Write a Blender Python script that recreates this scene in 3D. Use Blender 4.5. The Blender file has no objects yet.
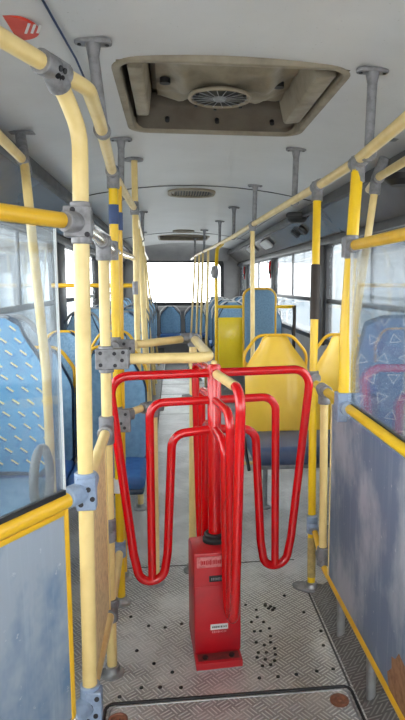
import bpy, bmesh, math, random
from mathutils import Vector, Matrix
random.seed(7)
S = bpy.context.scene
COL = S.collection
PI = math.pi

# ------------------------------------------------------------------ camera
cam_d = bpy.data.cameras.new('camera')
cam = bpy.data.objects.new('camera', cam_d); COL.objects.link(cam)
S.camera = cam
cam_d.sensor_fit = 'VERTICAL'; cam_d.sensor_height = 36.0
cam_d.lens = 30.0                        # 600 px for 720 px of height
cam_d.shift_x = -(240.92 - 202.5) / 720.0
cam_d.clip_start = 0.02; cam_d.clip_end = 300
cam.location = (0, 0, 1.45)
cam.rotation_euler = (PI/2 - math.atan(77/600), 0, -math.radians(6.5))

# ------------------------------------------------------------------ light
W = bpy.data.worlds.new('overcast_sky'); S.world = W; W.use_nodes = True
bg = W.node_tree.nodes['Background']
bg.inputs[0].default_value = (1.0, 0.992, 0.98, 1)
bg.inputs[1].default_value = 4.4
S.view_settings.view_transform = 'Standard'
S.view_settings.look = 'None'
S.view_settings.gamma = 1.0
S.view_settings.use_curve_mapping = False
S.view_settings.exposure = 0.84
sun_d = bpy.data.lights.new('hazy_sun', 'SUN'); sun_d.energy = 1.2; sun_d.angle = math.radians(30)
sun_d.color = (1.0, 0.97, 0.92)
sun = bpy.data.objects.new('hazy_sun', sun_d); COL.objects.link(sun)
sun.rotation_euler = (math.radians(48), 0, math.radians(-25))

# ------------------------------------------------------------------ node helper
class NT:
    def __init__(s, name):
        s.m = bpy.data.materials.new(name); s.m.use_nodes = True
        s.t = s.m.node_tree; s.n = s.t.nodes; s.b = s.n['Principled BSDF']
        s.out = s.n['Material Output']
    def link(s, a, b): s.t.links.new(a, b)
    def new(s, typ, **kw):
        n = s.n.new(typ)
        for k, v in kw.items(): setattr(n, k, v)
        return n
    def put(s, sock, v):
        if hasattr(v, 'is_output') or hasattr(v, 'links'): s.link(v, sock)
        else: sock.default_value = v
    def M(s, op, a, b=None, c=None):
        n = s.new('ShaderNodeMath', operation=op)
        s.put(n.inputs[0], a)
        if b is not None: s.put(n.inputs[1], b)
        if c is not None: s.put(n.inputs[2], c)
        return n.outputs[0]
    def coord(s, kind='Object'):
        return s.new('ShaderNodeTexCoord').outputs[kind]
    def xyz(s, vec):
        n = s.new('ShaderNodeSeparateXYZ'); s.link(vec, n.inputs[0]); return n.outputs
    def vec(s, x, y, z=0.0):
        n = s.new('ShaderNodeCombineXYZ')
        for i, v in enumerate((x, y, z)): s.put(n.inputs[i], v)
        return n.outputs[0]
    def noise(s, vec, scale, detail=3, rough=.55, out=0):
        n = s.new('ShaderNodeTexNoise'); n.inputs['Scale'].default_value = scale
        n.inputs['Detail'].default_value = detail; n.inputs['Roughness'].default_value = rough
        if vec is not None: s.link(vec, n.inputs['Vector'])
        return n.outputs[out]
    def mapping(s, vec, scale=(1,1,1), rot=(0,0,0), loc=(0,0,0)):
        n = s.new('ShaderNodeMapping'); s.link(vec, n.inputs['Vector'])
        n.inputs['Scale'].default_value = scale; n.inputs['Rotation'].default_value = rot
        n.inputs['Location'].default_value = loc
        return n.outputs[0]
    def ramp(s, fac, stops):
        n = s.new('ShaderNodeValToRGB'); s.link(fac, n.inputs[0])
        e = n.color_ramp.elements
        while len(e) < len(stops): e.new(0.5)
        for el, (p, c) in zip(e, stops):
            el.position = p; el.color = (c, c, c, 1) if isinstance(c, (int, float)) else (*c, 1)
        return n.outputs[0]
    def mix(s, fac, a, b):
        n = s.new('ShaderNodeMix', data_type='RGBA')
        s.put(n.inputs[0], fac)
        s.put(n.inputs[6], (*a, 1) if isinstance(a, tuple) else a)
        s.put(n.inputs[7], (*b, 1) if isinstance(b, tuple) else b)
        return n.outputs[2]
    def bump(s, h, strength=.3, dist=.002):
        n = s.new('ShaderNodeBump'); n.inputs['Strength'].default_value = strength
        n.inputs['Distance'].default_value = dist
        s.link(h, n.inputs['Height']); s.link(n.outputs[0], s.b.inputs['Normal'])
    def set(s, **kw):
        for k, v in kw.items():
            i = s.b.inputs[k.replace('_', ' ')]
            if isinstance(v, tuple) and len(v) == 3: v = (*v, 1)
            s.put(i, v)
        return s.m

def simple(name, col, rough=.5, metal=0.0, dirt=None, dirt_amt=.5, scale=12, coat=0.0, bump=0.0, streak=None):
    t = NT(name)
    v = t.coord()
    if streak: v = t.mapping(v, scale=streak)
    n = t.noise(v, scale, 4, .6)
    c2 = dirt if dirt else tuple(x*.72 for x in col)
    f = t.ramp(n, [(.42, 0.0), (.75, dirt_amt)])
    t.set(Base_Color=t.mix(f, col, c2), Metallic=metal, Coat_Weight=coat, Coat_Roughness=.12)
    r = t.M('MULTIPLY_ADD', n, .25, rough - .12)
    t.set(Roughness=r)
    if bump: t.bump(n, bump, .002)
    return t.m

MT = {}
MT['cream'] = simple('cream_painted_tube', (.82, .63, .27), .34, 0, (.60, .43, .16), .6, 9, coat=.15)
MT['yellow'] = simple('yellow_painted_tube', (.82, .48, .02), .34, 0, (.58, .31, .01), .6, 8, coat=.15)
MT['bright_yellow'] = simple('bright_yellow_tube', (.86, .56, .008), .32, 0, (.66, .38, .006), .5, 9, coat=.15)
MT['worn_yellow'] = simple('worn_yellow_checker', (.50, .37, .13), .5, 0, (.20, .15, .07), .95, 30)
MT['clamp'] = simple('grey_cast_clamp', (.26, .26, .275), .5, .25, (.08, .08, .08), .7, 30)
MT['blue_clamp'] = simple('blue_grey_clamp', (.27, .35, .48), .5, .05, (.14, .18, .26), .7, 30)
MT['screw'] = simple('dark_screw', (.03, .03, .035), .5, .5)
MT['steel'] = simple('dull_steel', (.36, .37, .38), .42, .6, (.2, .19, .17), .6, 20)
MT['chrome'] = simple('bare_polished_tube', (.78, .74, .66), .2, .85, (.6, .5, .35), .5, 20)
MT['red'] = simple('red_enamel', (.62, .001, .004), .22, 0, (.50, .001, .004), .5, 3, coat=.5)
MT['red_plate'] = simple('red_housing_paint', (.52, .004, .012), .42, 0, (.26, .012, .02), .7, 7, coat=.15)
MT['grimy_red'] = simple('grimy_dark_red', (.20, .03, .03), .6, 0, (.08, .03, .025), .8, 30)
MT['pink_plate'] = simple('worn_red_raised_plate', (.70, .24, .25), .45, 0, (.42, .02, .03), .8, 60)
MT['black'] = simple('black_rubber', (.012, .013, .016), .5)
MT['dark_tape'] = simple('dark_brown_tape', (.022, .014, .010), .6, 0, (.04, .028, .022), .8, 40)
MT['dark_trim'] = simple('dark_grey_trim', (.055, .055, .06), .45)
MT['window_frame'] = simple('black_window_rubber', (.025, .026, .03), .45)
MT['mullion'] = simple('grey_mullion', (.16, .165, .175), .4, .5)
MT['beige'] = simple('aged_beige_plastic', (.28, .24, .175), .5, 0, (.15, .12, .085), .8, 9)
MT['beige_dark'] = simple('grimy_beige_plastic', (.12, .10, .075), .6, 0, (.08, .06, .045), .9, 7, bump=.5)
MT['grey_plastic'] = simple('grey_plastic', (.22, .24, .26), .38, 0, (.12, .13, .14), .6, 20, coat=.2)
MT['yellow_shell'] = simple('yellow_seat_plastic', (.90, .58, .055), .36, 0, (.78, .44, .03), .6, 5, coat=.3)
MT['pure_yellow'] = simple('strong_yellow_plastic', (.95, .72, .01), .3, 0, (.8, .5, .01), .5, 5, coat=.3)
MT['light_grey'] = simple('light_grey_plastic', (.40, .42, .45), .38, 0, (.26, .28, .30), .5, 20)
MT['blue_vinyl'] = simple('dark_blue_cushion', (.045, .075, .16), .42, 0, (.10, .13, .20), .8, 9)
MT['mid_blue'] = simple('blue_cushion', (.035, .13, .38), .5, 0, (.02, .07, .22), .6, 14)
MT['pad_blue'] = simple('blue_speckled_fabric', (.18, .32, .46), .7, 0, (.09, .18, .30), .9, 70)
MT['rear_blue'] = simple('pale_blue_fabric', (.17, .33, .50), .75, 0, (.10, .22, .38), .8, 30)
MT['blue_shell'] = simple('dark_blue_seat_shell', (.035, .07, .13), .4)
MT['wall'] = simple('grey_wall_laminate', (.34, .335, .335), .5, 0, (.25, .245, .245), .6, 5)
MT['white'] = simple('white_plastic', (.75, .75, .74), .5)
MT['sticker_red'] = simple('orange_red_sticker', (.62, .05, .025), .4)
MT['copper'] = simple('rusty_screw_cap', (.30, .12, .07), .5, .3, (.12, .05, .03), .9, 60)
MT['wire'] = simple('blue_wire', (.015, .04, .12), .5)
MT['stud'] = simple('dark_stud', (.035, .035, .035), .5, .4)
MT['tape_blue'] = simple('navy_tape', (.035, .07, .19), .5)
MT['wood_panel'] = simple('brown_lamp_panel', (.30, .22, .17), .4, 0, (.12, .08, .06), .9, 14)
MT['asphalt'] = simple('pale_concrete', (.42, .42, .41), .9, 0, (.3, .3, .3), .5, 2)
MT['facade'] = simple('pale_render', (.36, .38, .40), .8, 0, (.29, .31, .33), .5, .7)
MT['facade_dark'] = simple('grey_depot_wall', (.16, .165, .17), .8, 0, (.10, .105, .11), .6, .7)
MT['facade_glass'] = simple('facade_window', (.16, .20, .24), .3)
MT['belt'] = simple('black_webbing', (.015, .015, .016), .8)

def ceiling_mat():
    t = NT('grey_white_ceiling_panel')
    v = t.coord()
    n = t.noise(v, 2.2, 4, .6)
    n2 = t.noise(v, 90, 2, .6)
    f = t.ramp(n, [(.35, 0.0), (.75, .6)])
    c = t.mix(f, (.60, .605, .61), (.50, .50, .50))
    sp = t.ramp(n2, [(.70, 0.0), (.76, .5)])
    c = t.mix(sp, c, (.22, .20, .18))
    t.set(Base_Color=c, Roughness=.42, Specular_IOR_Level=.4)
    t.bump(t.noise(v, 4, 2), .15, .01)
    return t.m
MT['ceiling'] = ceiling_mat()

def checker_mat(name, base=(.86, .86, .86), dark=(.36, .36, .36), rot=.6, cell=.044, metal=.5, axis='xy', rough=.26, worn=True):
    """five-bar tread plate: cells of short raised bars turned at right angles"""
    t = NT(name)
    co = t.coord()
    x, y, z = t.xyz(co)
    if axis == 'yz': x, y = y, z
    c, s_ = math.cos(rot), math.sin(rot)
    u = t.M('DIVIDE', t.M('ADD', t.M('MULTIPLY', x, c), t.M('MULTIPLY', y, s_)), cell)
    w = t.M('DIVIDE', t.M('SUBTRACT', t.M('MULTIPLY', y, c), t.M('MULTIPLY', x, s_)), cell)
    fu, fw = t.M('FLOOR', u), t.M('FLOOR', w)
    par = t.M('ABSOLUTE', t.M('MODULO', t.M('ADD', fu, fw), 2.0))
    lu, lw = t.M('SUBTRACT', u, fu), t.M('SUBTRACT', w, fw)
    along = t.M('ADD', t.M('MULTIPLY', par, lu), t.M('MULTIPLY', t.M('SUBTRACT', 1.0, par), lw))
    across = t.M('ADD', t.M('MULTIPLY', par, lw), t.M('MULTIPLY', t.M('SUBTRACT', 1.0, par), lu))
    bars = t.M('COSINE', t.M('MULTIPLY', across, 2*PI*3))
    bars = t.M('SMOOTH_MAX', t.M('MULTIPLY', bars, -1.0), 0.0, .3)
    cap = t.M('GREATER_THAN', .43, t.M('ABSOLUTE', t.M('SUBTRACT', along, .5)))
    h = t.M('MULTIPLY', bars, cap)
    n = t.noise(co, 3.0, 5, .62)
    n2 = t.noise(co, 26.0, 4, .7)
    wear = t.ramp(n, [(.44, 0.0), (.60, 1.0)])
    grime = t.ramp(n2, [(.45, 0.0), (.75, 1.0)])
    if worn: h = t.M('ADD', t.M('MULTIPLY', h, t.M('SUBTRACT', 1.0, t.M('MULTIPLY', wear, .72))), t.M('MULTIPLY', wear, .55))
    smear = t.ramp(t.noise(co, 1.7, 3, .5), [(.52, 0.0), (.70, 1.0)])
    g = t.M('MAXIMUM', t.M('MULTIPLY', grime, .25), t.M('MULTIPLY', smear, .42))
    col = t.mix(g, base, dark)
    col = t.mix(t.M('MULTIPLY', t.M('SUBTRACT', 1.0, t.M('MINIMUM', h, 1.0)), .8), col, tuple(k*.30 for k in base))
    r = t.M('ADD', rough, t.M('MULTIPLY', n, .22))
    t.set(Base_Color=col, Metallic=metal, Roughness=r)
    t.bump(h, .8, .003)
    return t.m
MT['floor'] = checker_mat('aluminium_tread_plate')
MT['floor_dark'] = checker_mat('dirty_tread_plate', (.36, .35, .34), (.12, .11, .10), .6, .036, .6, 'yz', .4, False)
MT['floor_yellow'] = checker_mat('yellow_tread_plate', (.80, .60, .26), (.42, .30, .13), .6, .03, 0, 'yz', .5, False)
MT['hatch_lid'] = checker_mat('worn_hatch_plate', (.86, .86, .86), (.36, .36, .36), .6, .044, .5, 'xy', .3, True)

def dash_fabric():
    t = NT('blue_fabric_with_yellow_dashes')
    x, y, z = t.xyz(t.coord())
    base = t.mix(t.noise(t.coord(), 14, 4, .6), (.05, .23, .44), (.10, .34, .58))
    def dashes(cell, ang, L, wd, ox, oz):
        u0 = t.M('DIVIDE', t.M('ADD', x, ox), cell); w0 = t.M('DIVIDE', t.M('ADD', z, oz), cell*.8)
        row = t.M('FLOOR', w0)
        u0 = t.M('ADD', u0, t.M('MULTIPLY', row, .37))
        uu = t.M('SUBTRACT', t.M('FRACT', u0), .5); ww = t.M('SUBTRACT', t.M('FRACT', w0), .5)
        c, s_ = math.cos(ang), math.sin(ang)
        a = t.M('ADD', t.M('MULTIPLY', uu, c), t.M('MULTIPLY', ww, s_))
        b = t.M('SUBTRACT', t.M('MULTIPLY', ww, c), t.M('MULTIPLY', uu, s_))
        return t.M('MULTIPLY', t.M('LESS_THAN', t.M('ABSOLUTE', a), L), t.M('LESS_THAN', t.M('ABSOLUTE', b), wd))
    d1 = dashes(.062, -.7, .30, .065, 0, 0)
    d2 = dashes(.062, -.7, .30, .05, .003, .007)
    d3 = dashes(.075, .9, .25, .05, .03, .02)
    c = t.mix(t.M('MULTIPLY', d3, .6), base, (.03, .14, .36))
    c = t.mix(t.M('MULTIPLY', d2, .7), c, (.03, .10, .25))
    c = t.mix(t.M('MULTIPLY', d1, .9), c, (.68, .60, .24))
    t.set(Base_Color=c, Roughness=.75)
    return t.m
MT['dash'] = dash_fabric()

def triangle_fabric():
    t = NT('blue_fabric_with_triangle_outlines')
    x, y, z = t.xyz(t.coord())
    base = t.mix(t.noise(t.coord(), 12, 4, .6), (.05, .10, .26), (.09, .17, .36))
    cell = .11
    w0 = t.M('DIVIDE', z, cell*.8); row = t.M('FLOOR', w0)
    u0 = t.M('ADD', t.M('DIVIDE', x, cell), t.M('MULTIPLY', row, .43))
    cu = t.M('FLOOR', u0)
    uu = t.M('SUBTRACT', t.M('FRACT', u0), .5); ww = t.M('SUBTRACT', t.M('FRACT', w0), .5)
    ang = t.M('MULTIPLY', t.M('ADD', t.M('MULTIPLY', cu, 1.7), t.M('MULTIPLY', row, 2.9)), 1.0)
    ca, sa = t.M('COSINE', ang), t.M('SINE', ang)
    a = t.M('ADD', t.M('MULTIPLY', uu, ca), t.M('MULTIPLY', ww, sa))
    b = t.M('SUBTRACT', t.M('MULTIPLY', ww, ca), t.M('MULTIPLY', uu, sa))
    d = t.M('MAXIMUM', t.M('MULTIPLY', b, -1.0), t.M('ADD', t.M('MULTIPLY', t.M('ABSOLUTE', a), .866), t.M('MULTIPLY', b, .5)))
    ring = t.M('LESS_THAN', t.M('ABSOLUTE', t.M('SUBTRACT', d, .15)), .024)
    band = t.M('LESS_THAN', t.M('ABSOLUTE', t.M('SUBTRACT', t.M('FRACT', t.M('MULTIPLY', t.M('ADD', z, t.M('MULTIPLY', x, .3)), 4.0)), .5)), .09)
    c = t.mix(t.M('MULTIPLY', band, .2), base, (.16, .08, .26))
    c = t.mix(t.M('MULTIPLY', ring, .9), c, (.55, .57, .62))
    t.set(Base_Color=c, Roughness=.75)
    return t.m
MT['tri'] = triangle_fabric()

def laminate(name, a, b, c3, seed):
    t = NT(name)
    co = t.mapping(t.coord(), loc=(seed, seed, 0))
    n = t.noise(t.mapping(co, scale=(1.6, 1.6, 1.1)), 2.0, 5, .6)
    st = t.noise(t.mapping(co, scale=(14, 14, .8)), 3.0, 3, .6)
    sp = t.noise(co, 38, 3, .6)
    col = t.mix(t.ramp(n, [(.40, 0.0), (.56, 1.0)]), a, b)
    col = t.mix(t.ramp(st, [(.52, 0.0), (.80, .40)]), col, c3)
    col = t.mix(t.ramp(sp, [(.68, 0.0), (.74, .5)]), col, (.6, .62, .64))
    t.set(Base_Color=col, Roughness=t.M('MULTIPLY_ADD', n, .3, .25))
    return t.m
MT['panel_r'] = laminate('blue_grey_worn_laminate', (.38, .40, .46), (.13, .18, .27), (.40, .44, .50), 3.1)
MT['panel_l'] = laminate('blue_streaked_laminate', (.32, .37, .43), (.07, .17, .31), (.40, .47, .55), 8.3)
MT['chip'] = simple('exposed_brown_chipboard', (.32, .16, .08), .8, 0, (.16, .07, .03), .9, 40)

def cove_mat():
    t = NT('glossy_grey_cove_panel')
    t.set(Base_Color=t.mix(t.noise(t.coord(), 4, 3), (.15, .135, .13), (.24, .225, .215)), Roughness=.18, Metallic=.25)
    return t.m
MT['cove'] = cove_mat()

def glass_mat(name, haze, tint=(1, 1, 1), spec=.06, streaks=True, dcol=(.75, .80, .84)):
    """clear pane: see-through, a little mirror, plus scratched haze that catches light"""
    t = NT(name)
    t.n.remove(t.b)
    tr = t.new('ShaderNodeBsdfTransparent'); tr.inputs[0].default_value = (*tint, 1)
    gl = t.new('ShaderNodeBsdfGlossy'); gl.inputs['Roughness'].default_value = .03
    lw = t.new('ShaderNodeLayerWeight'); lw.inputs[0].default_value = .25
    m1 = t.new('ShaderNodeMixShader')
    t.link(t.M('MULTIPLY_ADD', lw.outputs['Fresnel'], .6, spec*.3), m1.inputs[0])
    t.link(tr.outputs[0], m1.inputs[1]); t.link(gl.outputs[0], m1.inputs[2])
    last = m1
    if haze:
        df = t.new('ShaderNodeBsdfDiffuse'); df.inputs[0].default_value = (*dcol, 1)
        tl = t.new('ShaderNodeBsdfTranslucent'); tl.inputs[0].default_value = (*dcol, 1)
        md = t.new('ShaderNodeMixShader'); md.inputs[0].default_value = .5
        t.link(df.outputs[0], md.inputs[1]); t.link(tl.outputs[0], md.inputs[2])
        n = t.noise(t.mapping(t.coord(), scale=(9, 9, .7)), 3.0, 4, .65)
        f = t.ramp(n, [(.35, haze*.35), (.75, haze*1.7)])
        m2 = t.new('ShaderNodeMixShader')
        t.link(f, m2.inputs[0]); t.link(m1.outputs[0], m2.inputs[1]); t.link(md.outputs[0], m2.inputs[2])
        last = m2
    t.link(last.outputs[0], t.out.inputs[0])
    return t.m
MT['pane'] = glass_mat('bus_window_glass', .05, (.93, .96, .97))
MT['screen_r'] = glass_mat('scratched_clear_screen', .045, (.93, .95, .97))
MT['screen_l'] = glass_mat('smeared_clear_screen', .055, (.90, .93, .95))

# ------------------------------------------------------------------ mesh helpers
class MB:
    def __init__(s): s.v = []; s.f = []
    def add(s, vs, fs):
        o = len(s.v); s.v += [tuple(p) for p in vs]; s.f += [tuple(i + o for i in q) for q in fs]; return s
    def box(s, x0, x1, y0, y1, z0, z1, rot=0, piv=None):
        vs = [(x, y, z) for z in (z0, z1) for y in (y0, y1) for x in (x0, x1)]
        if rot:
            cx_, cy_ = piv if piv else ((x0+x1)/2, (y0+y1)/2); c, q = math.cos(rot), math.sin(rot)
            vs = [(cx_+(x-cx_)*c-(y-cy_)*q, cy_+(x-cx_)*q+(y-cy_)*c, z) for x, y, z in vs]
        return s.add(vs, [(0,2,3,1), (4,5,7,6), (0,1,5,4), (2,6,7,3), (0,4,6,2), (1,3,7,5)])
    def sweep(s, pts, r, n=14, closed=False, rx=None):
        pts = [Vector(p) for p in pts]; N = len(pts)
        rs = r if isinstance(r, (list, tuple)) else [r]*N
        tans = []
        for i in range(N):
            if closed: d = pts[(i+1) % N] - pts[i-1]
            elif i == 0: d = pts[1]-pts[0]
            elif i == N-1: d = pts[-1]-pts[-2]
            else: d = (pts[i+1]-pts[i]).normalized() + (pts[i]-pts[i-1]).normalized()
            tans.append(d.normalized())
        t0 = tans[0]; up = Vector((0,0,1)) if abs(t0.z) < .9 else Vector((1,0,0))
        u = (up - t0*up.dot(t0)).normalized()
        vs = []
        for i in range(N):
            t = tans[i]; u = (u - t*u.dot(t)).normalized(); w = t.cross(u)
            for k in range(n):
                a = 2*PI*k/n
                vs.append(pts[i] + (u*math.cos(a)*(rx if rx else rs[i]) + w*math.sin(a)*rs[i]))
        fs = []
        for i in range(N if closed else N-1):
            for k in range(n):
                j = (i+1) % N
                fs.append((i*n+k, i*n+(k+1) % n, j*n+(k+1) % n, j*n+k))
        if not closed:
            fs.append(tuple(range(n-1, -1, -1))); fs.append(tuple((N-1)*n+k for k in range(n)))
        return s.add(vs, fs)
    def cyl(s, p0, p1, r, n=16, r2=None): return s.sweep([p0, p1], [r, r2 if r2 else r], n)
    def tube(s, pts, r, fil=0.0, n=14): return s.sweep(fillet(pts, fil) if fil else pts, r, n)
    def lathe(s, prof, c=(0,0,0), n=24):
        vs = []; fs = []
        for (r, z) in prof:
            for k in range(n):
                a = 2*PI*k/n; vs.append((c[0]+r*math.cos(a), c[1]+r*math.sin(a), c[2]+z))
        for i in range(len(prof)-1):
            for k in range(n): fs.append((i*n+k, i*n+(k+1) % n, (i+1)*n+(k+1) % n, (i+1)*n+k))
        fs.append(tuple(range(n-1, -1, -1))); fs.append(tuple((len(prof)-1)*n+k for k in range(n)))
        return s.add(vs, fs)
    def prism(s, poly, axis, a, b):
        """poly of 2D points extruded along axis from a to b"""
        def P3(p, h): return {'x': (h, p[0], p[1]), 'y': (p[0], h, p[1]), 'z': (p[0], p[1], h)}[axis]
        n = len(poly); vs = [P3(p, a) for p in poly] + [P3(p, b) for p in poly]
        fs = [tuple(range(n)), tuple(range(2*n-1, n-1, -1))]
        for i in range(n): fs.append((i, i+n, (i+1) % n + n, (i+1) % n))
        return s.add(vs, fs)
    def obj(s, name, mat, parent=None, bevel=0, seg=2, loc=None, angle=35):
        me = bpy.data.meshes.new(name); me.from_pydata(s.v, [], s.f)
        bm = bmesh.new(); bm.from_mesh(me)
        bmesh.ops.recalc_face_normals(bm, faces=bm.faces)
        if bevel:
            es = [e for e in bm.edges if len(e.link_faces) == 2 and e.calc_face_angle(0) > .6]
            bmesh.ops.bevel(bm, geom=es, offset=bevel, segments=seg, profile=.5, affect='EDGES', clamp_overlap=True)
        bm.to_mesh(me); bm.free()
        me.polygons.foreach_set('use_smooth', [True]*len(me.polygons))
        me.set_sharp_from_angle(angle=math.radians(angle))
        me.materials.append(MT[mat] if isinstance(mat, str) else mat)
        o = bpy.data.objects.new(name, me); COL.objects.link(o)
        if parent is not None: o.parent = parent
        if loc is not None: o.location = loc
        return o

def fillet(pts, r, seg=7):
    pts = [Vector(p) for p in pts]; out = [pts[0]]
    for i in range(1, len(pts)-1):
        a, b, c = pts[i-1], pts[i], pts[i+1]
        rr = r[i-1] if isinstance(r, (list, tuple)) else r
        d1, d2 = (a-b), (c-b)
        ang = d1.angle(d2)
        if rr <= 0 or ang > 3.1: out.append(b); continue
        k = min(rr/math.tan(ang/2), d1.length*.48, d2.length*.48)
        p, q = b + d1.normalized()*k, b + d2.normalized()*k
        rad = k*math.tan(ang/2)
        cen = b + (d1.normalized()+d2.normalized()).normalized()*(rad/math.sin(ang/2))
        v1, v2 = p-cen, q-cen; tot = v1.angle(v2)
        for j in range(seg+1):
            t = j/seg
            w = (v1*math.sin((1-t)*tot) + v2*math.sin(t*tot))/math.sin(tot)
            out.append(cen + w)
    out.append(pts[-1]); return out

def rrect(w, h, r, n=6):
    out = []
    for cx_, cy_, a0 in ((w/2-r, h/2-r, 0), (-w/2+r, h/2-r, PI/2), (-w/2+r, -h/2+r, PI), (w/2-r, -h/2+r, 1.5*PI)):
        for k in range(n+1):
            a = a0 + PI/2*k/n; out.append((cx_+r*math.cos(a), cy_+r*math.sin(a)))
    return out

def tag(o, label=None, cat=None, group=None, kind=None):
    if label: o['label'] = label
    if cat: o['category'] = cat
    if group: o['group'] = group
    if kind: o['kind'] = kind
    return o
def thing(name, loc, label, cat, group=None, rotz=0):
    o = bpy.data.objects.new(name, None); COL.objects.link(o); o.location = loc
    o.rotation_euler = (0, 0, rotz); o.empty_display_size = .05
    return tag(o, label, cat, group)
def struct(name, mb, mat, parent=None, **k):
    o = mb.obj(name, mat, parent, **k)
    if parent is None: o['kind'] = 'structure'
    return o
def copy_tree(o, loc, label=None, group=None):
    c = o.copy(); COL.objects.link(c); c.location = loc
    if label: c['label'] = label
    if group: c['group'] = group
    def kids(src, dst):
        for ch in list(src.children):
            d = ch.copy(); COL.objects.link(d); d.parent = dst; kids(ch, d)
    kids(o, c); return c

# ================================================================== SETTING
BX = .21                                  # bus centre line
XL, XR = BX-1.20, BX+1.20                 # side walls
YB, YF = 12.6, -1.6                       # rear wall, front end
def zc(x): return 2.215 - .09*((x-BX)/.85)**2

# floor
struct('floor', MB().box(XL, XR, YF, YB, -.05, 0), 'floor')
# raised wheel boxes at both sides
struct('trim_1', MB().box(XL, -.56, 1.25, 2.78, .0, .20), 'floor_dark', bevel=.01)
struct('trim_2', MB().box(.80, XR, 1.45, 3.0, .0, .17), 'floor_dark', bevel=.01)
struct('trim_3', MB().box(XL, -.16, 5.0, 12.55, .0, .10), 'floor_dark', bevel=.01)
struct('trim_4', MB().box(.56, XR, 7.1, 12.55, .0, .12), 'floor_dark', bevel=.01)
# seams in the floor plate
fl = bpy.data.objects['floor']
for n_, (x0, x1, y0, y1) in enumerate(((.615, .623, 1.95, 2.62), (-.25, .62, 2.955, 2.963), (-.16, .56, 6.6, 6.61), (-.16, .56, 7.8, 7.81), (-.16, .56, 8.6, 8.62))):
    MB().box(x0, x1, y0, y1, 0, .0015).obj('plate_seam', 'dark_trim', fl)
tag(MB().box(-.14, .54, 9.9, 11.2, 0, .012).obj('rubber_mat', 'black', bevel=.004), 'black rubber mat at the far end of the aisle', 'mat')  # flat black band across the aisle floor ahead of the rear bench

# ceiling with two roof openings
HATCHES = ((-.178, .635, 2.165, 3.12), (-.20, .60, 9.75, 10.75))
def ceiling():
    xs = [BX-.95, BX-.88, BX-.8, -.6, -.5, -.4, -.3, -.2, -.178, -.05, .05, .15, .25, .35, .45, .55, .6, .635, .7, .8, .9, 1.0, BX+.88, BX+.95]
    ys = [YF, 0, 1, 2.165, 3.12, 4.87, 9.75, 10.75, 11.8]
    mb = MB()
    for i in range(len(xs)-1):
        for j in range(len(ys)-1):
            mx, my = (xs[i]+xs[i+1])/2, (ys[j]+ys[j+1])/2
            if any(a < mx < b and c < my < d for a, b, c, d in HATCHES): continue
            vs = [(x, y, zc(x) + dz) for dz in (0, .012) for x, y in ((xs[i], ys[j]), (xs[i+1], ys[j]), (xs[i+1], ys[j+1]), (xs[i], ys[j+1]))]
            mb.add(vs, [(0, 1, 2, 3), (4, 7, 6, 5)])
    # end caps round the rim so it has thickness
    return mb
c_ = ceiling()
bm_ = c_
ce = struct('ceiling', bm_, 'ceiling')
# ceiling joints
def ceil_strip(name, y, w=.012, h=.006, mat='dark_trim'):
    mb = MB(); xs = [BX-.93 + i*.0775*2 for i in range(13)]
    for a, b in zip(xs[:-1], xs[1:]):
        mb.add([(x, yy, zc(x) - dz) for dz in (0, h) for x, yy in ((a, y), (b, y), (b, y+w), (a, y+w))], [(3,2,1,0), (4,5,6,7), (0,1,5,4), (2,3,7,6)])
    return mb.obj(name, mat, ce)
for y in (1.35-.9, 4.87, 9.3): ceil_strip('panel_joint', y)
# outer roof skin
rf = MB()
for i in range(12):
    a0, a1 = -1.22+i*2.44/12, -1.22+(i+1)*2.44/12
    zz = lambda a: 2.42 - .18*(abs(a)/1.22)**4
    rf.add([(BX+a, y, zz(a)+dz) for dz in (0, .02) for a, y in ((a0, YF), (a1, YF), (a1, YB+.1), (a0, YB+.1))], [(0,1,2,3), (4,7,6,5)])
struct('trim_5', rf, 'ceiling')
# rear bend of the ceiling down to the rear window head
prof = [(11.8, zc(BX)), (12.1, 2.17), (12.3, 2.08), (12.42, 1.96), (12.44, 1.90), (12.5, 1.90), (12.5, 2.2), (11.8, 2.24)]
struct('trim_6', MB().prism(prof, 'x', BX-.95, BX+.95), 'wall')

# coves (sloping duct panels) and dark edge trims
for sx, nm in ((-1, 'trim_7'), (1, 'trim_8')):
    X = lambda d: BX + sx*d
    poly = [(X(.955), 2.035), (X(1.03), 1.98), (X(1.12), 1.90), (X(1.19), 1.84), (X(1.2), 1.84), (X(1.2), 2.2), (X(.955), 2.2)]
    struct(nm, MB().prism(poly, 'y', YF, YB), 'cove')
for sx, nm in ((-1, 'trim_9'), (1, 'trim_10')):
    a, b = sorted((BX+sx*.915, BX+sx*.96))
    struct(nm, MB().box(a, b, YF, 12.4, 2.02, 2.09), 'dark_trim', bevel=.008)
    a, b = sorted((BX+sx*1.15, BX+sx*1.2))
    struct(nm.replace('9', '11').replace('10', '12'), MB().box(a, b, YF, YB, 1.79, 1.85), 'dark_trim', bevel=.006)

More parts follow.
